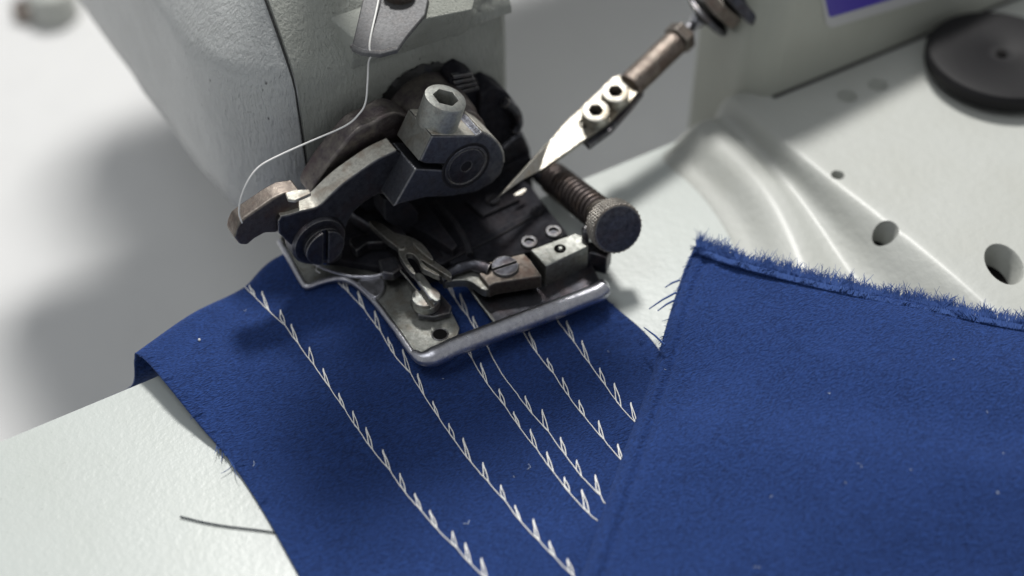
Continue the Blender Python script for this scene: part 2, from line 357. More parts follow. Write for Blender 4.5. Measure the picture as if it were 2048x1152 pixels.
# pad with bright top on the face plate
zt = 4.85
pad = [H(648, 25, zt), H(712, 80, zt), H(712, 80, zt)+V((.5, -.08, 0)), H(860, 36, zt), H(945, 19, zt), H(952, -10, zt), H(930, -80, zt), H(700, -80, zt)]
pb = [V((p.x, max(p.y+.25, 3.32), 3.7)) for p in pad]; npd = len(pad)
mesh('guide_pad', pad+pb, [tuple(range(npd)), tuple(range(npd, 2*npd))[::-1]]+[(i, (i+1) % npd, npd+(i+1) % npd, npd+i) for i in range(npd)], 'plate', sm, bevel=.05, seg=3)
# rough cast patch at the right corner
vs = []; fs = []; nn = 16
for i in range(nn):
    for j in range(nn):
        x = .9+1.0*i/(nn-1); z = 4.0+1.6*j/(nn-1); e = math.sin(math.pi*i/(nn-1))*math.sin(math.pi*j/(nn-1))
        y = YP+max(0, (z-4.15))*.75-.02-.10*e**.5-.08*e*noise.noise(V((x*7, z*7, 0)))
        vs.append(V((x, y, z)))
fs = [(i*nn+j, i*nn+j+1, (i+1)*nn+j+1, (i+1)*nn+j) for i in range(nn-1) for j in range(nn-1)]
mesh('cast_patch', vs, fs, 'plate', sm, label='rough lumpy cast patch')

# unseen plate and post added above the frame to shade the cloth
tn = prism('shade_plate', [V((-2.6, 1.9, 10.3)), V((4.0, 1.7, 10.3)), V((3.9, 4.9, 10.3)), V((-2.3, 4.9, 10.3))], (0, 0, .5), 'plate', sm, bevel=.12, seg=3)
prism('shade_plate_post', [V((-1.2, 3.2, 10.35)), V((-1.2, 4.0, 10.35)), V((-1.2, 7.8, 6.2)), V((-1.2, 6.9, 6.2))], (.9, 0, 0), 'plate', tn, bevel=.05)
# ---- thread guide on the pad
gp = [(736, -60), (725, 0), (706, 80), (702, 95), (722, 104), (760, 108), (795, 99), (815, 70), (850, 28), (858, -10), (850, -60)]
zg = 5.0
tg = prism('thread_guide', [H(*p, zg) for p in gp], (0, 0, -.10), 'guide', sm, bevel=.03, label='grey bent thread guide plate')
tube('guide_lip', crom([H(*p, zg-.05) for p in ((704, 92), (724, 102), (760, 106), (793, 98))], 5, False), .055, 'dark', tg)
sc0 = H(800, -8, zg)
slotted('guide_screw', sc0, (0, 0, 1), .30, .3, 'bronze', tg, (1, .2, 0), sw=.045)

# ---- big shaft from the face plate
YC = 1.2; pin = F(932, 332, YC); PC = V((pin.x+.10, 0, pin.z+.02))
sh = rings('drive_shaft', V((PC.x, YP+.1, PC.z)), (0, -1, 0), [(0, .86), (.5, .84), (1.0, .80), (1.06, .76), (1.08, .74), (1.12, .74), (1.4, .74)], 'shaft', sm, n=56, label='thick brown shaft coming out of the face plate')
gr_f = {}
def jag(t):
    return 1.0+.05*noise.noise(V((math.cos(t)*3, math.sin(t)*3, 0)))+.09*noise.noise(V((math.cos(t)*17, math.sin(t)*17, 3)))+.05*random.random()
rings('grease_ring', V((PC.x, YP-.0, PC.z)), (0, -1, 0), [(0, jag), (.03, lambda t: 1.0+.05*random.random()), (.09, .84)], 'grease', sm, n=110, label='ragged ring of black grease round the shaft')
# dark fin left of the shaft
fin = [(622, 390), (645, 345), (675, 305), (712, 262), (745, 246), (790, 225), (830, 250), (800, 300), (700, 380), (650, 400)]
prism('dark_fin', crom([F(*p, 2.3) for p in fin], 4), (0, .55, 0), 'shaft', sm, bevel=.06, seg=3)
# ---- clamp block
clamp = [(831, 338), (893, 341), (893, 329), (851, 328), (840, 323), (864, 273), (953, 272), (965, 264), (982, 273), (998, 288), (1007, 306), (1009, 326), (1002, 348), (985, 366), (953, 384), (905, 393), (850, 396), (800, 408), (787, 415)]
cl = prism('clamp_block', [F(*p, YC) for p in clamp], (0, .92, 0), 'blue', sm, bevel=.035, label='square grey clamp block with a slot and round pin')
# lit top and half-lit left flat of the clamp, light put into their colour
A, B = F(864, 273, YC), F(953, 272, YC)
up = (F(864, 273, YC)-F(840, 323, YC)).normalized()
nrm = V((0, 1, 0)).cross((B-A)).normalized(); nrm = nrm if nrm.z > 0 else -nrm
prism('lit_top_land', [A+V((.02, .03, 0)), B+V((-.02, .03, 0)), B+V((-.02, .9, 0)), A+V((.02, .9, 0))], nrm*.012, 'light', cl, bevel=.004)
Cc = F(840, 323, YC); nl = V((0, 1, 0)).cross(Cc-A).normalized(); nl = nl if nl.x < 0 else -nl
prism('half_lit_side_land', [A+V((0, .03, 0)), Cc+V((0, .03, 0)), Cc+V((0, .9, 0)), A+V((0, .9, 0))], nl*.010, 'zinc', cl, bevel=.004)
# raised rim around the round end, coloured as lit
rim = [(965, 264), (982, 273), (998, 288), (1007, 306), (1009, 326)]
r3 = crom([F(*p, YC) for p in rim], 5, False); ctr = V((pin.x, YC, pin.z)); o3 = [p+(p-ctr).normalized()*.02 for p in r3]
prism('lit_rim_land', [p+V((0, .02, 0)) for p in o3]+[p+V((0, .02, 0))-(p-ctr).normalized()*.06 for p in reversed(r3)], (0, .88, 0), 'light', cl, bevel=.01)
rings('pin', V((pin.x, YC+.02, pin.z)), (0, -1, 0), [(0, .47), (.005, .47), (.03, .46), (.035, .42), (.02, .40), (.03, .39), (.035, .12), (-.02, .10)], 'dark', cl, n=48, label='round dark shaft end seen in the clamp')
rings('pin_groove', V((pin.x, YC+.02, pin.z)), (0, -1, 0), [(0, .53), (.026, .53)], 'black', cl, n=48)
sc = F(893, 262, YC+.45)
base = A.lerp(B, .36)+V((0, .45, 0)); axs = (F(905, 205, YC+.45)-F(890, 255, YC+.45)).normalized()
axs = nrm.lerp(V((.1, -.35, 1)), .35).normalized()
socket('clamp_screw', base+nrm*.0, axs, .405, .62, 'screw', cl, label='grey socket head screw standing on the clamp')
# ---- lever arm
YL = YC+.55
lev_o = [(806, 308), (793, 301), (757, 318), (722, 341), (685, 368), (660, 391), (644, 407), (630, 416), (604, 422), (578, 430), (562, 433), (556, 442), (558, 467), (575, 484), (600, 506), (615, 520), (640, 528), (665, 528), (684, 515), (688, 485), (692, 455), (706, 426), (730, 404), (757, 388), (775, 392), (800, 408), (835, 400), (850, 360)]
lv = prism('lever', [F(*p, YL) for p in lev_o], (0, .42, 0), 'dark', sm, bevel=.03, label='curved steel lever with worn top edge in a lit bright tone')
band = [(793, 301), (757, 318), (722, 341), (685, 368), (660, 391), (644, 407), (630, 416), (604, 422), (578, 430), (562, 433)]
b3 = crom([F(*p, YL) for p in band], 3, False)
def offs(ps, d):
    out = []
    for i, p in enumerate(ps):
        t = (ps[min(i+1, len(ps)-1)]-ps[max(i-1, 0)]).normalized(); nn_ = V((-t.z, 0, t.x)); nn_ = nn_ if nn_.z > 0 else -nn_
        out.append(p+nn_*d)
    return out
prism('worn_lit_edge', offs(b3, .012)+offs(b3, -.03)[::-1], (0, .40, 0), 'light', lv, bevel=.008).location += V((0, .012, 0))  # worn top edge, with the light on it put into the colour
# lower left boss and slotted screw
bs = F(637, 480, YL)
rings('boss', bs+V((0, .3, 0)), (0, -1, 0), [(0, .56), (.32, .56), (.38, .52)], 'dark', lv, n=48)
slotted('lever_screw', bs+V((.03, -.06, -.03)), (0, -1, 0), .40, .2, 'dark', lv, (.12, 0, 1), sw=.05, sd=.1)
# guide arm with the eyelet
YG = YL+.1
ga = [(600, 380), (590, 383), (568, 386), (545, 398), (520, 415), (492, 434), (478, 445), (471, 460), (468, 475), (480, 490), (495, 491), (510, 478), (530, 467), (556, 466), (560, 440), (600, 420)]
gi = prism('thread_eyelet_arm', [F(*p, YG) for p in ga], (0, .38, 0), 'bronze', sm, bevel=.05, seg=3, label='small brown arm with thread eyelet at its tip')
ep = F(486, 448, YG)
rings('eyelet_hole', F(489, 446, YG+.16)+V((0, 0, .03)), V((-.35, -.2, 1)), [(0, .085), (.06, .09)], 'hole', gi, n=20)
prism('clip_tab', [H(*p, ep.z+.42) for p in ((570, 385), (590, 379), (618, 378), (622, 386), (590, 400), (575, 398))], (0, 0, -.08), 'light', gi, bevel=.02)

# ---- dark castings under the head
def dark(name, pts, y, dep, mat='black', bevel=.05, **k): return prism(name, [F(*p, y) for p in pts], (0, dep, 0), mat, sm, bevel=bevel, **k)
r1 = dark('ribbed_bracket', [(900, 158), (928, 140), (952, 152), (960, 168), (962, 235), (900, 230)], 2.75, .5)
for i in range(4): prism('rib', [F(*p, 2.7) for p in ((906+i*1, 152+i*11), (945+i*4, 146+i*9), (947+i*4, 152+i*9), (908+i, 158+i*11))], (0, .1, 0), 'dark', r1, bevel=.01)
dark('rear_bracket', [(962, 190), (988, 172), (1016, 186), (1040, 218), (1044, 245), (1040, 262), (1020, 290), (990, 320), (955, 280)], 2.6, .6)
tube('hook', crom([F(*p, 2.5) for p in ((1010, 205), (1030, 222), (1036, 245), (1030, 262))], 5, False), .11, 'dark', sm, n=12)
dark('side_strap', [(1003, 300), (1046, 262), (1063, 300), (1065, 322), (1010, 345)], 2.45, .6, 'dark', .08)
dark('throat_column', [(960, 360), (1064, 312), (1068, 385), (1078, 400), (1000, 440), (760, 440), (700, 400), (800, 360)], 2.35, .8)
# floor of the throat, dark slab
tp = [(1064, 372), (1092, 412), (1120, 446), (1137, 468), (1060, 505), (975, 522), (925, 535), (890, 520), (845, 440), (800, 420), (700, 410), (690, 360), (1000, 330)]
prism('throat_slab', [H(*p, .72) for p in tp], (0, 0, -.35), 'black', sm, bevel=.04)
prism('throat_dark_sheet', [H(*p, .62) for p in ((640, 445), (700, 395), (800, 395), (905, 520), (880, 545), (850, 552), (800, 540), (770, 536), (700, 524), (650, 512))], (0, 0, -.25), 'black', sm, bevel=.03)  # black sheet added over the cloth to keep this shaded gap dark
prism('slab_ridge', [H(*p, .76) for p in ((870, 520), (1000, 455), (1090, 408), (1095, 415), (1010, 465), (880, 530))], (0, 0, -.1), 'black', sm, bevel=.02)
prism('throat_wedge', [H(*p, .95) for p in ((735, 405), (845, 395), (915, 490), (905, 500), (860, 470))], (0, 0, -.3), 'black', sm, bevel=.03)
prism('needle_bar_guide', [F(*p, 1.75) for p in ((768, 400), (812, 396), (838, 425), (834, 458), (810, 468), (770, 440))], (0, .5, 0), 'black', sm, bevel=.03)
prism('slide_plate', [H(*p, .80) for p in ((930, 400), (1010, 372), (1040, 398), (965, 432))], (0, 0, -.1), 'black', sm, bevel=.02)
slotted('plate_screw', H(985, 402, .80), (0, 0, 1), .15, .08, 'black', sm, (1, .4, 0), sw=.02, sd=.05)
slotted('plate_screw', H(1072, 425, .72), (0, 0, 1), .13, .08, 'black', sm, (.3, 1, 0), sw=.02, sd=.05)
tube('oil_wick', crom([H(*p, .9) for p in ((870, 405), (905, 440), (930, 480), (940, 510))], 5, False), .07, 'black', sm)
# small eyelets beside the block
for (a, b, r) in ((1058, 488, .17), (1107, 467, .17)):
    c = H(a, b, .95); rings('ring_eyelet', c, (0, 0, 1), [(0, r), (.06, r), (.08, r-.02), (.08, r-.07), (.02, r-.08)], 'dark', sm, n=28)

# ---- looper fork
zf = 1.25
def fk(ps, z=zf): return [H(*p, z) for p in ps]
lo = prism('looper', crom(fk(((738, 443), (771, 477), (795, 495), (798, 509), (810, 529), (823, 545), (831, 546), (817, 523), (812, 509), (823, 507), (835, 518), (843, 535), (859, 543), (877, 551), (876, 546), (855, 534), (841, 519), (859, 529), (881, 543), (898, 553), (903, 554), (899, 543), (866, 519), (864, 512), (850, 493), (838, 482), (817, 472), (789, 465), (762, 446))), 3), (0, 0, -.14), 'looper', sm, bevel=.02, label='forked steel looper with two prongs')
prism('prong', crom(fk(((826, 486), (842, 488), (852, 497), (866, 516), (862, 519), (846, 506)), zf+.10), 3), (0, 0, -.09), 'looper', lo, bevel=.02)
rings('rivet', H(804, 495, zf), (0, 0, 1), [(0, .085), (.025, .07)], 'looper', lo, n=20)
prism('looper_shank', crom(fk(((690, 415), (728, 398), (775, 430), (812, 466), (790, 480), (758, 462)), zf-.14), 3), (0, 0, -.3), 'dark', lo, bevel=.05)
prism('needle_clip', crom(fk(((830, 548), (842, 546), (853, 558), (864, 573), (877, 582), (881, 593), (877, 601), (864, 598), (849, 582), (835, 565)), .95), 3), (0, 0, -.06), 'steel', sm, bevel=.015)
tube('needle_wire', fk(((808, 530), (826, 552), (845, 575), (862, 600)), 1.0), .016, 'chrome', sm)
tube('needle_wire', fk(((800, 540), (822, 566), (840, 588)), .8), .014, 'zinc', sm)
prism('guide_block', fk(((756, 520), (790, 512), (805, 535), (786, 548), (764, 545)), .85), (0, 0, -.2), 'dark', sm, bevel=.03)
prism('guide_finger', crom(fk(((700, 476), (745, 466), (770, 478), (768, 484), (735, 486), (712, 500)), .9), 3), (0, 0, -.2), 'dark', sm, bevel=.03)
tube('curved_needle', crom(fk(((880, 560), (910, 540), (945, 530), (980, 540)), .95), 6, False), [.10]*7+[.12]*6+[.13]*6, 'dark', sm, n=12)
prism('needle_carrier', crom(fk(((885, 562), (905, 537), (940, 530), (972, 545), (985, 566), (970, 580), (940, 562), (915, 560)), .85), 4), (0, 0, -.2), 'zinc', sm, bevel=.04, seg=3)

# ---- presser foot frame
zq = .45
fo = [(559, 478), (611, 574), (642, 564), (676, 557), (707, 564), (745, 596), (790, 655), (826, 708), (838, 716), (856, 716), (892, 690), (914, 674), (919, 655), (905, 627), (872, 618), (842, 590), (815, 560), (770, 548), (700, 533), (640, 528), (600, 490)]
pf = prism('presser_foot', [H(*p, zq) for p in fo], (0, 0, -.10), 'zinc', sm, bevel=.02, label='flat steel presser foot with a polished front bar')
rimp = crom([H(*p, zq+.02) for p in ((560, 482), (575, 510), (592, 542), (607, 568), (616, 573), (642, 564), (676, 557), (707, 565), (745, 598), (790, 657), (824, 706), (836, 714))], 4, False)
tube('edge_bead', rimp, .065, 'chrome', pf, n=10)
barp = crom([H(*p, zq+.10) for p in ((826, 706), (842, 716), (862, 715), (885, 706), (920, 690), (1000, 660), (1100, 623), (1170, 596), (1198, 584), (1206, 574), (1203, 562))], 4, False)
rr_ = [.08+.11*min(1, i/9) for i in range(len(barp))]; rr_[-6:] = [.15, .14, .12, .1, .08, .06]
tube('front_bar', barp, rr_, 'chrome', pf, n=20, label='polished round front bar of the foot')
tube('inner_wire', crom([H(*p, zq+.14) for p in ((622, 522), (650, 538), (700, 552), (740, 553), (768, 548))], 5, False), .03, 'chrome', pf)
tube('broken_thread_end', crom([H(*p, zq+.3) for p in ((621, 522), (630, 524), (634, 532), (632, 540), (640, 546))], 5, False), .012, 'thread', pf)
prism('upstand', crom([H(*p, zq+.12) for p in ((716, 562), (745, 552), (766, 556), (768, 575), (755, 592), (742, 590))], 3), (0, 0, -.12), 'chrome', pf, bevel=.03)
prism('side_sheet', [F(*p, 3.0) for p in ((560, 478), (566, 470), (640, 520), (642, 560), (612, 568))], (0, .08, 0), 'zinc', pf, bevel=.02)
prism('right_plate', [H(*p, zq+.02) for p in ((938, 572), (960, 606), (998, 652), (1060, 628), (1198, 580), (1200, 560), (1180, 520), (1090, 540), (985, 560))], (0, 0, -.12), 'dark', pf, bevel=.02)  # dark steel colour stands in for this side of the foot being unlit
tube('plate_edge', [H(*p, zq+.03) for p in ((936, 572), (960, 606), (994, 650))], .028, 'zinc', pf)
rings('threaded_hole', H(880, 669, zq), (0, 0, 1), [(0, .155), (.004, .155)], 'hole', pf, n=28)
pts = [H(880, 669, zq)+V((math.cos(t), math.sin(t), 0))*.15+V((0, 0, -.0)) for t in [2*math.pi*i/28 for i in range(29)]]
tube('thread_turn', pts, .018, 'dark', pf, caps=False)
pts = [p+V((.012, .02, .0)) for p in pts]
bp = H(858, 612, zq+.02)
wsh = [(812, 590), (822, 575), (870, 572), (897, 600), (905, 625), (890, 632), (836, 636)]
prism('screw_washer', [H(*p, zq+.14) for p in ((820, 600), (845, 580), (880, 585), (903, 612), (900, 626), (866, 634), (836, 630))], (0, 0, -.13), 'dark', pf, bevel=.02)
slotted('foot_screw', H(853, 610, zq+.15), (-.05, 0, 1), .265, .26, 'steel', pf, H(885, 640, 0)-H(835, 575, 0), sw=.035, sd=.1, label='round slotted screw on the presser foot')
# ---- bronze block and steel block on the right
zb = .95
bb = prism('needle_clamp_block', [H(*p, zb) for p in ((958, 548), (972, 525), (1048, 506), (1062, 520), (1084, 551), (990, 566), (978, 572))], (0, 0, -.34), 'bronze', sm, bevel=.03, label='brown block with a wide slotted screw')
slotted('block_screw', H(1010, 536, zb-.01), (0, 0, 1), .27, .07, 'dark', bb, H(1030, 528, 0)-H(990, 541, 0), sw=.02, sd=.05)
b2 = prism('adjusting_block', [H(*p, zb+.08) for p in ((1060, 499), (1150, 466), (1166, 472), (1178, 492), (1092, 532))], (0, 0, -.75), 'zinc', sm, bevel=.03, label='scratched grey block with a small hole')
rings('block_hole', H(1120, 497, zb+.085), (0, 0, 1), [(-.02, .12), (.004, .12)], 'hole', b2, n=24)
rings('hole_ball', H(1121, 499, zb+.06), (0, 0, 1), [(0, .05), (.03, .05), (.05, .03)], 'steel', b2, n=16)
prism('block_web', [H(*p, zb-.15) for p in ((1092, 545), (1180, 505), (1215, 515), (1225, 490), (1170, 480), (1100, 520))], (0, 0, -.5), 'dark', b2, bevel=.04)
rings('stop_pin', H(1172, 462, 1.2), (0, 0, 1), [(-.3, .07), (0, .09), (.05, .09), (.1, .04)], 'dark', b2, n=16)
# ---- spring shaft with knurled knob
kf = H(1237, 459, 1.45); kr = F(1088, 342, 2.2); ax = (kf-kr).normalized()
ax = (ax+V((-.10, 0, .10))).normalized(); L = (kf-kr).length
def along(s): return kr+(kf-kr).normalized()*s
sa = (kf-kr).normalized()
rings('spring_rod', along(-.2), sa, [(0, .19), (L, .19)], 'spring', sm, n=24)
rings('rod_sleeve', along(0), sa, [(0, .30), (.42, .30), (.44, .25)], 'black', sm, n=32)
sp = []
turns = 13; s0, s1 = .45, L-.78
ux, vx, _ = frame(sa)
for i in range(int(turns*20)+1):
    t = i/20*2*math.pi; s = s0+(s1-s0)*i/(turns*20); sp.append(along(s)+(ux*math.cos(t)+vx*math.sin(t))*.285)
tube('spring', sp, .066, 'spring', sm, n=10, label='dark compression spring')
cr = rings('collar', along(L-.80), sa, [(0, .30), (.02, .33), (.10, .33), (.12, .29), (.15, .29), (.17, .345), (.34, .345), (.36, .31), (.42, .31)], 'bronze', sm, n=40)
KR = .51; kn_n = 60
def knurl():
    vs = []; fs = []; u, v, a = frame(ax); nz = 15; c = kf-ax*.44
    hs = [0, .02]+[.04+.33*i/(nz-1) for i in range(nz)]+[.40, .42]
    for k_, h in enumerate(hs):
        for i in range(kn_n*2):
            t = 2*math.pi*i/(kn_n*2)
            r = KR
            if 1 < k_ < len(hs)-2: r = KR+.022*(abs(((i/2+k_/2) % 2)-1)+abs(((i/2-k_/2) % 2)-1)-1)
            elif k_ in (0, len(hs)-1): r = KR-.04
            else: r = KR-.01
            vs.append(c+a*h+(u*math.cos(t)+v*math.sin(t))*r)
    m = kn_n*2
    for k_ in range(len(hs)-1):
        for i in range(m): j = (i+1) % m; fs.append((k_*m+i, k_*m+j, (k_+1)*m+j, (k_+1)*m+i))
    fs.append(tuple(range(m))[::-1]); fs.append(tuple((len(hs)-1)*m+i for i in range(m)))
    return mesh('knurled_knob', vs, fs, 'bronze', sm, smooth=False, label='knurled thumb knob with dark pitted face')
kn = knurl()
rings('knob_face', kf-ax*.024, ax, [(0, .48), (.01, .48), (.016, .45), (.012, .2)], 'dark', kn, n=48)
rings('knob_neck', kf-ax*.62, ax, [(0, .24), (.25, .24)], 'dark', kn, n=24)

# ---- knife rod
tip = F(995, 395, 1.1)
nc = (RGT*0+V((-FWD.x, -FWD.y, 0)).normalized()*.24+V((0, 0, .97))).normalized()
nc = (nc + V((0, 0, 0))).normalized()
def K(px, py, lift=0): return pl(px, py, tip, nc)+nc*lift
rodd = (K(1400, 20)-K(1190, 225)).normalized(); rodp = nc.cross(rodd).normalized()
kniferoot = sm
bl = prism('pull_rod_blade', [K(*p) for p in ((1085, 338), (1078, 342), (1098, 283), (1135, 240), (1160, 218), (1225, 155), (1240, 150), (1276, 183), (1262, 200), (1238, 222), (1222, 240), (1192, 262), (1150, 292))], -nc*.12, 'blade', sm, bevel=.012, label='long pointed flat blade of the pull rod')
kA, kB = K(1098, 283), K(1078, 342); kT = V(tip); kd = (kA-kB).normalized(); ntip = (nc+kd.cross(nc)*(-.75 if kd.cross(nc).dot(kT-kA) > 0 else .75)).normalized()
ntip = (ntip-kd*ntip.dot(kd)).normalized()
def KT(px, py): return pl(px, py, kA, ntip)
prism('blade_tip', [KT(*p) for p in ((1098, 283), (1078, 342), (1043, 361), (995, 396), (1060, 325))], -ntip*.10, 'blade', bl, bevel=.01)
prism('slot_cut', [K(*p, .003) for p in ((1160, 255), (1157, 244), (1166, 232), (1180, 225), (1184, 240), (1170, 257))], nc*.004, 'hole', bl, bevel=0)
prism('slot_floor', [K(*p, .006) for p in ((1163, 254), (1161, 247), (1168, 240), (1174, 250))], nc*.004, 'blade', bl, bevel=0)
prism('bright_clip', [H(*p, 1.0) for p in ((1029, 388), (1048, 377), (1053, 379), (1044, 388), (1030, 391))], (0, 0, -.03), 'blade', sm, bevel=0)
for (a, b) in ((1190, 238), (1229, 200)):
    socket('blade_screw', K(a, b), nc, .285, .30, 'blade', bl, hr=.46, depth=.8)
prism('sleeve_shoe', [K(*p, -.13) for p in ((1196, 196), (1232, 152), (1290, 175), (1262, 210), (1225, 252), (1180, 285), (1165, 270))], -nc*.16, 'dark', bl, bevel=.03)
c0 = K(1258, 168, -.10); c1 = K(1352, 78, -.10); Lr = (c1-c0).length; rd = (c1-c0).normalized()
slv = rings('rod_barrel', c0, rd, [(0, .26), (.02, .29), (Lr*.97, .29), (Lr, .25)], 'rod', sm, n=14, u=nc, bevel=.02, label='brown faceted barrel of the pull rod')
rings('lock_nut', c1+rd*.02, rd, [(0, hexr(.30)), (.26, hexr(.30)), (.28, .26)], 'bronze', slv, n=48, bevel=.015)
rings('ball_stud', c1+rd*.25, rd, [(0, .18), (.15, .14), (.35, .10), (.42, .13), (.5, .17), (.58, .18), (.66, .17), (.74, .12), (.78, .06)], 'chrome', slv, n=32)
ra = (RGT*.72+UPV*.66-FWD*.42).normalized(); ca = c1+rd*.80
def onra(px, py, dd): return CAM+ray(px, py)*((ca-CAM).dot(FWD)+dd)
rings('socket_flange', onra(1410, 36, 0), ra, [(0, .46), (.02, .56), (.08, .60), (.14, .56), (.16, .4)], 'dark', sm, n=40)
rings('socket_cup', onra(1404, 38, -.05), ra, [(0, .24), (.06, .28)], 'hole', sm, n=32)
rings('hex_collar', onra(1434, 22, 0), ra, [(0, hexr(.50)), (.30, hexr(.50)), (.32, .4)], 'bronze', sm, n=48, bevel=.02)
rings('lobed_wheel', onra(1476, 14, -.1), ra, [(0, lambda t: .62+.05*math.cos(6*t)), (.05, lambda t: .70+.05*math.cos(6*t)), (.26, lambda t: .70+.05*math.cos(6*t)), (.32, lambda t: .62+.05*math.cos(6*t))], 'dark', sm, n=72, bevel=.02)
rings('rear_link', onra(1490, -8, .2), ra, [(0, .36), (2.2, .36)], 'rod', sm, n=24)

# ---- background knob on the table, upper left
kc = F(100, -30, 25)
kc = H(100, -12, -10)
cp = rings('cream_cap', V((kc.x, kc.y, -11)), (0, 0, 1), [(0, .9), (.9, .9), (1.2, .75), (1.3, .4)], 'cover', None, n=32)
meta(cp, 'small blurred cream cap on the table at the upper left corner', 'cap')
cq = H(48, -14, -10)
cp2 = rings('brown_button', V((cq.x, cq.y, -11)), (0, 0, 1), [(0, .6), (.5, .6), (.6, .4)], 'bronze', None, n=32)
meta(cp2, 'small blurred brown button beside the cream cap at the upper left corner', 'button')

# ================================================================== cloth
def P(px, py, z): return H(px, py, z)
# columns: left edge .. right edge ; rows: hanging end, crest, down to front
rowsP = [
 [((205, 800), -2.6), ((375, 760), -2.6), ((480, 700), -2.6), ((560, 640), -2.6), ((760, 560), -2.6), ((1025, 520), -2.6)],
 [((262, 772), -.7), ((400, 700), -.25), ((500, 640), -.25), ((575, 585), -.25), ((765, 500), -.25), ((1015, 440), -.25)],
 [((268, 720), .22), ((380, 640), .2), ((482, 588), .1), ((555, 528), .22), ((755, 462), .2), ((1010, 415), .2)],
 [((272, 706), .46), ((385, 628), .42), ((490, 576), .30), ((566, 510), .42), ((765, 452), .36), ((1015, 405), .3)],
 [((300, 728), .52), ((400, 650), .47), ((505, 594), .36), ((590, 540), .42), ((790, 490), .3), ((1040, 430), .25)],
 [((345, 782), .46), ((440, 712), .42), ((545, 645), .36), ((640, 610), .34), ((850, 560), .22), ((1100, 486), .2)],
 [((400, 850), .26), ((500, 790), .26), ((610, 725), .24), ((725, 700), .2), ((930, 650), .14), ((1210, 595), .12)],
 [((455, 915), .09), ((560, 870), .12), ((680, 825), .14), ((820, 810), .12), ((1020, 780), .10), ((1322, 706), .10)],
 [((520, 1012), .06), ((640, 985), .08), ((780, 960), .09), ((920, 950), .08), ((1130, 930), .08), ((1400, 900), .07)],
 [((595, 1145), .06), ((720, 1130), .06), ((860, 1110), .07), ((1000, 1100), .07), ((1220, 1080), .07), ((1450, 1060), .06)],
 [((690, 1320), .06), ((810, 1310), .06), ((940, 1290), .06), ((1080, 1280), .06), ((1280, 1260), .06), ((1520, 1240), .06)],
]
c1o = root('stitched_blue_cloth', P(800, 900, .1), 'dark blue crepe cloth strip with rows of white blind stitches draped over the white bed', 'cloth')
CP = [[P(*p, z) for p, z in r] for r in rowsP]
cl1 = grid('cloth_sheet', CP, 16, 12, 'cloth', c1o, noise_amp=.035, nscale=1.1)
me = cl1.data
# ragged sides
off = ORG[cl1.name]
so = cl1.modifiers.new('solid', 'SOLIDIFY'); so.thickness = .035; so.offset = -1
bvh1 = BVHTree.FromPolygons([v.co+off for v in me.vertices], [tuple(p.vertices) for p in me.polygons])
def on_cloth(px, py, lift=.012):
    d = ray(px, py).normalized(); loc, nrm_, i, dist = bvh1.ray_cast(CAM, d)
    if loc is None: return H(px, py, .1)
    if nrm_.dot(d) > 0: nrm_ = -nrm_
    return loc+nrm_*lift
# stitch rows : node positions in the photograph
R = [
 [(490, 574), (510, 594), (538, 622), (570, 651), (596, 687), (628, 731), (660, 776), (690, 820), (718, 861), (745, 900), (781, 943), (811, 986), (843, 1022), (874, 1058), (914, 1097), (942, 1129), (975, 1160), (1005, 1200)],
 [(668, 555), (697, 585), (729, 619), (761, 663), (789, 711), (821, 747), (848, 791), (878, 836), (909, 881), (942, 925), (977, 965), (1011, 1003), (1042, 1044), (1079, 1083), (1110, 1115), (1147, 1153), (1180, 1195)],
 [(880, 600), (912, 660), (944, 718), (975, 769), (1010, 813), (1040, 856), (1074, 900), (1107, 945), (1139, 986), (1178, 1028), (1195, 1042)],
 [(880, 548), (910, 598), (936, 634), (957, 668), (976, 696), (1003, 748), (1034, 788), (1064, 828), (1097, 864), (1132, 912), (1163, 953), (1201, 992), (1210, 1008)],
 [(1016, 628), (1047, 666), (1074, 707), (1107, 748), (1138, 794), (1169, 834), (1208, 880), (1246, 925)],
 [(1114, 640), (1148, 685), (1179, 728), (1211, 771), (1242, 815), (1274, 849)],
]
noloop = {(3, 4), (3, 5), (3, 6), (2, 10), (3, 12)}
for ri, row in enumerate(R):
    base_pts = []
    for i, p in enumerate(row):
        base_pts.append(p)
    first = True
    ro = None
    # running thread
    pts = []
    for i in range(len(row)-1):
        a, b = row[i], row[i+1]
        dx, dy = b[0]-a[0], b[1]-a[1]
        for k_ in range(5):
            t = k_/5; w_ = math.sin(math.pi*t)*.9*(1 if dx else 0)
            pts.append(on_cloth(a[0]+dx*t-w_*.8+random.uniform(-.5, .5), a[1]+dy*t+w_*.6+random.uniform(-.5, .5), .014))
    pts.append(on_cloth(*row[-1]))
    ro = tube('stitch_row', pts, 0.0095, 'thread', c1o, n=6)
    for i in range(1, len(row)):
        if (ri, i) in noloop: continue
        x, y = row[i]; s = random.uniform(.8, 1.18); tx, ty = x-12*s+random.uniform(-2, 2), y-38*s+random.uniform(-3, 3)
        if i == 1 and ri == 0: tx, ty = x-10, y-22
        wd = random.uniform(.2, 1.8)
        jx, jy = x-8.5+random.uniform(-1.5, 1), y-12.5+random.uniform(-2, 2)
        rx, ry = x*.5+tx*.5+1.2*wd, y*.5+ty*.5; qx, qy = jx*.5+tx*.5-.3, jy*.5+ty*.5
        lp = [(x, y), (x*.75+tx*.25+1.0*wd, y*.75+ty*.25), (rx, ry), (tx+.9, ty+5), (tx, ty), (tx-.6, ty+5), (qx, qy), (jx, jy), (x-3, y-4)]
        lp = crom([V((a, b, 0)) for a, b in lp], 4, False)
        q3 = [on_cloth(p.x, p.y, .014+.012*math.sin(math.pi*min(1, k_/len(lp)))) for k_, p in enumerate(lp)]
        tube('stitch_loop', q3, 0.0095+.002*random.random(), 'thread', ro, n=6)

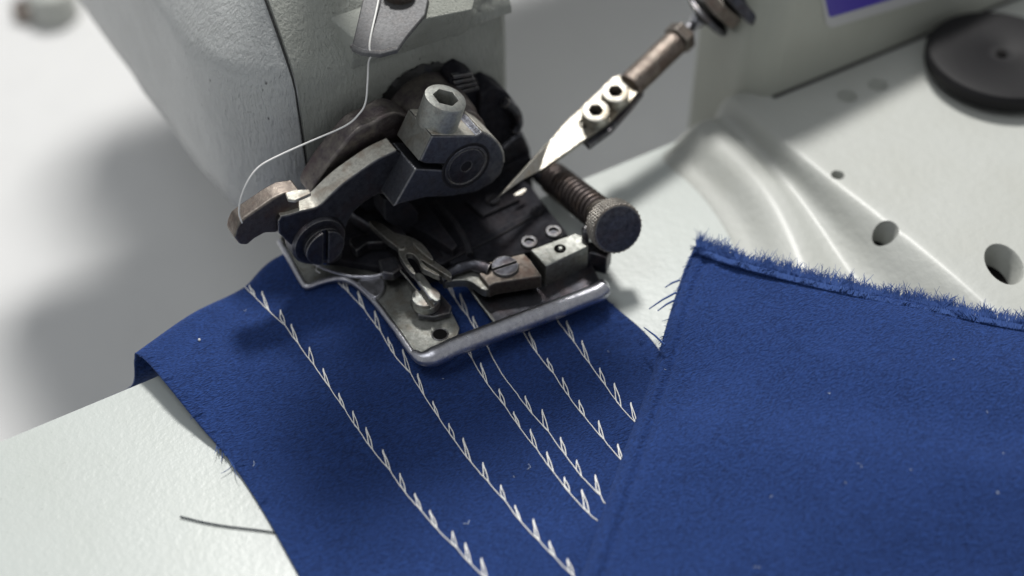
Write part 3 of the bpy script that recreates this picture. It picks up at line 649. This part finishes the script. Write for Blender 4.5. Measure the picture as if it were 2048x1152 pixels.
# second cloth layer: folded flap at the right
fl = [
 # rows from frayed back edge to front ; columns left fold .. right
 [((1392, 492), .95), ((1470, 518), 1.10), ((1600, 552), 1.28), ((1760, 590), 1.40), ((1920, 622), 1.42), ((2120, 662), 1.40), ((2350, 720), 1.4)],
 [((1372, 540), .80), ((1460, 570), .98), ((1590, 605), 1.22), ((1755, 640), 1.42), ((1920, 675), 1.48), ((2120, 715), 1.45), ((2350, 770), 1.4)],
 [((1350, 610), .62), ((1440, 650), .80), ((1570, 690), 1.05), ((1740, 725), 1.30), ((1910, 755), 1.38), ((2120, 790), 1.38), ((2350, 850), 1.3)],
 [((1322, 706), .50), ((1410, 750), .60), ((1540, 790), .82), ((1720, 820), 1.05), ((1900, 845), 1.18), ((2120, 880), 1.2), ((2350, 940), 1.2)],
 [((1285, 815), .42), ((1370, 860), .60), ((1500, 895), .80), ((1690, 915), 1.02), ((1890, 935), 1.12), ((2120, 960), 1.15), ((2350, 1020), 1.15)],
 [((1235, 955), .36), ((1330, 990), .48), ((1460, 1015), .58), ((1660, 1025), .74), ((1880, 1035), .80), ((2120, 1050), .80), ((2350, 1100), .85)],
 [((1172, 1140), .33), ((1290, 1150), .34), ((1420, 1160), .34), ((1640, 1165), .36), ((1870, 1165), .36), ((2120, 1170), .36), ((2350, 1200), .5)],
 [((1120, 1290), .14), ((1250, 1290), .22), ((1400, 1290), .14), ((1620, 1290), .12), ((1870, 1290), .12), ((2120, 1290), .12), ((2350, 1290), .4)],
]
c2o = root('folded_blue_cloth', P(1600, 900, .8), 'plain blue cloth with frayed upper edge lying over the stitched cloth at right', 'cloth')
FP = []
for r in fl:
    rr = [P(*p, z) for p, z in r]; a = rr[0]
    d = (rr[1]-rr[0]).normalized()
    under = [a+d*.5+V((0, 0, -.30)), a+d*.10+V((0, 0, -.26)), a-d*.06+V((0, 0, -.12))]
    FP.append(under+[a, a+d*.16+V((0, 0, .07)), a+d*.30+V((0, 0, .0)), a+d*.46+V((0, 0, .05))]+rr[1:])
cl2 = grid('cloth_sheet', FP, 14, 14, 'cloth', c2o, noise_amp=.09, nscale=.55, solid=.03)
off2 = ORG[cl2.name]
bvh2 = BVHTree.FromPolygons([v.co+off2 for v in cl2.data.vertices], [tuple(p.vertices) for p in cl2.data.polygons])
# fraying along the back edge
def frays(name, path, dirf, cnt, lmin, lmax, r, parent, mat='fibre'):
    parts = []; cl_ = [(random.random(), random.uniform(.45, 1.15), V((random.gauss(0, .28), random.gauss(0, .28), random.gauss(0, .15)))) for _ in range(max(6, cnt//26))]
    for i in range(cnt):
        ct, cs, cdv = random.choice(cl_) if i % 5 < 2 else (random.random(), random.uniform(.35, .8), V((0, 0, 0))); t = min(max(ct+random.gauss(0, .0045), 0), .9999)*(len(path)-1); k_ = int(t); p = path[k_].lerp(path[min(k_+1, len(path)-1)], t-k_)
        d = dirf(p); d = (d+cdv+V((random.gauss(0, .1), random.gauss(0, .1), random.gauss(0, .07)))).normalized(); ln = random.uniform(lmin, lmax)*cs
        bend = V((random.gauss(0, .2), random.gauss(0, .2), random.gauss(0, .1)))*ln
        pts = [p-d*.2, p+d*ln*.4, p+d*ln*.75+bend*.4, p+d*ln+bend]
        parts.append(tube(None, pts, [r, r, r*.8, r*.4], mat, n=3))
    return meta(join(name, parts, mat, parent), kind='stuff')
edge = crom([P(*p, z) for p, z in fl[0]], 8, False)
backd = (P(1500, 480, 1)-P(1480, 560, 1)).normalized()
frays('frayed_edge', edge, lambda p: backd, 5200, .12, .44, .0065, c2o)
frays('edge_fuzz', [p-backd*.05 for p in edge], lambda p: (backd+V((0, 0, .8))).normalized(), 1600, .04, .12, .006, c2o)
edl = crom([P(*p[0], p[1]) for p in [r[0] for r in fl][:4]], 8, False)
frays('side_fray', edl, lambda p: (P(1300, 600, .5)-P(1380, 560, .5)).normalized(), 60, .08, .22, .008, c2o)
for a, b in (((1352, 585), (1298, 618)), ((1360, 560), (1330, 575)), ((1350, 600), (1315, 622)), ((1330, 690), (1288, 655))):
    tube('loose_fibre', [H(*a, .75), H((a[0]+b[0])/2, (a[1]+b[1])/2-2, .7), H(*b, .6)], [.02, .018, .01], 'fibre', c2o)
le = crom([CP[i][0] for i in range(3, 11)], 8, False)
frays('edge_fuzz', le, lambda p: V((-1, .1, -.1)), 24, .02, .06, .006, c1o)
frays('long_fibres', [H(430, 880, .12), H(470, 935, .08)], lambda p: V((-.3, -1, 0)), 14, .2, .4, .008, c1o)
rt_e = crom([CP[i][-1] for i in range(5, 8)], 8, False)
frays('edge_fuzz', rt_e, lambda p: V((1, .1, .1)), 120, .02, .08, .007, c1o)
# lint
def lint(name, region, cnt, bv, parent):
    parts = []
    for i in range(cnt):
        x = random.uniform(region[0], region[2]); y = random.uniform(region[1], region[3]); d = ray(x, y).normalized()
        loc, nr, k_, ds = bv.ray_cast(CAM, d)
        if loc is None: continue
        if nr.dot(d) > 0: nr = -nr
        a = random.uniform(0, 6.28); u = V((math.cos(a), math.sin(a), 0)); ln = random.choice((.03, .04, .05, .12)); c = V((-u.y, u.x, 0))*random.gauss(0, .4)*ln
        p = loc+nr*.012; parts.append(tube(None, [p, p+u*ln*.5+c, p+u*ln], random.choice((.004, .005, .007)), 'lint', n=3))
    return meta(join(name, parts, 'lint', parent), kind='stuff')
lint('lint', (320, 560, 1250, 1150), 16, bvh1, c1o); lint('lint', (1300, 540, 2040, 1150), 12, bvh2, c2o)
rings('white_speck', on_cloth(399, 681, .0), (0, 0, 1), [(0, .02), (.03, .025), (.05, .01)], 'thread', c1o, n=8)

# ---- needle thread
g = H(740, 100, zg+.01)
tp_ = [H(764, -60, zg+.35), H(757, 0, zg+.15), H(742, 70, zg+.02), H(739, 96, zg+.01), g+V((0, -.03, -.1))]
tw = [(737, 125, 2.4), (735, 165, 2.3), (731, 205, 2.2), (718, 228, 2.15), (690, 252, 2.05), (620, 283, 2.0), (560, 310, 2.0), (520, 332, 1.95), (497, 360, 1.9), (482, 395, 1.88), (478, 425, 1.88), (484, 446, 1.86)]
nt_ = tube('needle_thread', crom(tp_+[F(a, b, y) for a, b, y in tw], 6, False), .017, 'thread', None, n=8)
meta(nt_, 'thin pale thread running from the top guide across the head to the lever eyelet', 'thread')
# ---- dark thread left on the bed
bt = []
for ph in (0, math.pi):
    pts = []
    for i in range(121):
        t = i/120; x = 360+205*t; y = 1033+38*t+3*math.sin(t*5); o_ = math.sin(t*95+ph)*1.5
        pts.append(H(x, y+o_, .025+.012*math.cos(t*95+ph)))
    bt.append(tube(None, pts, .009, 'blackthread', n=6))
meta(join('loose_thread', bt, 'blackthread'), 'short dark twisted thread lying on the white bed left of the cloth', 'thread')
ft = tube('loose_thread', crom([H(*p, .04) for p in ((575, 1085), (590, 1105), (604, 1120), (612, 1140), (608, 1165))], 6, False), .012, 'blackthread')
meta(ft, 'tiny curled dark thread at the lower edge of the photo against the cloth edge', 'thread')
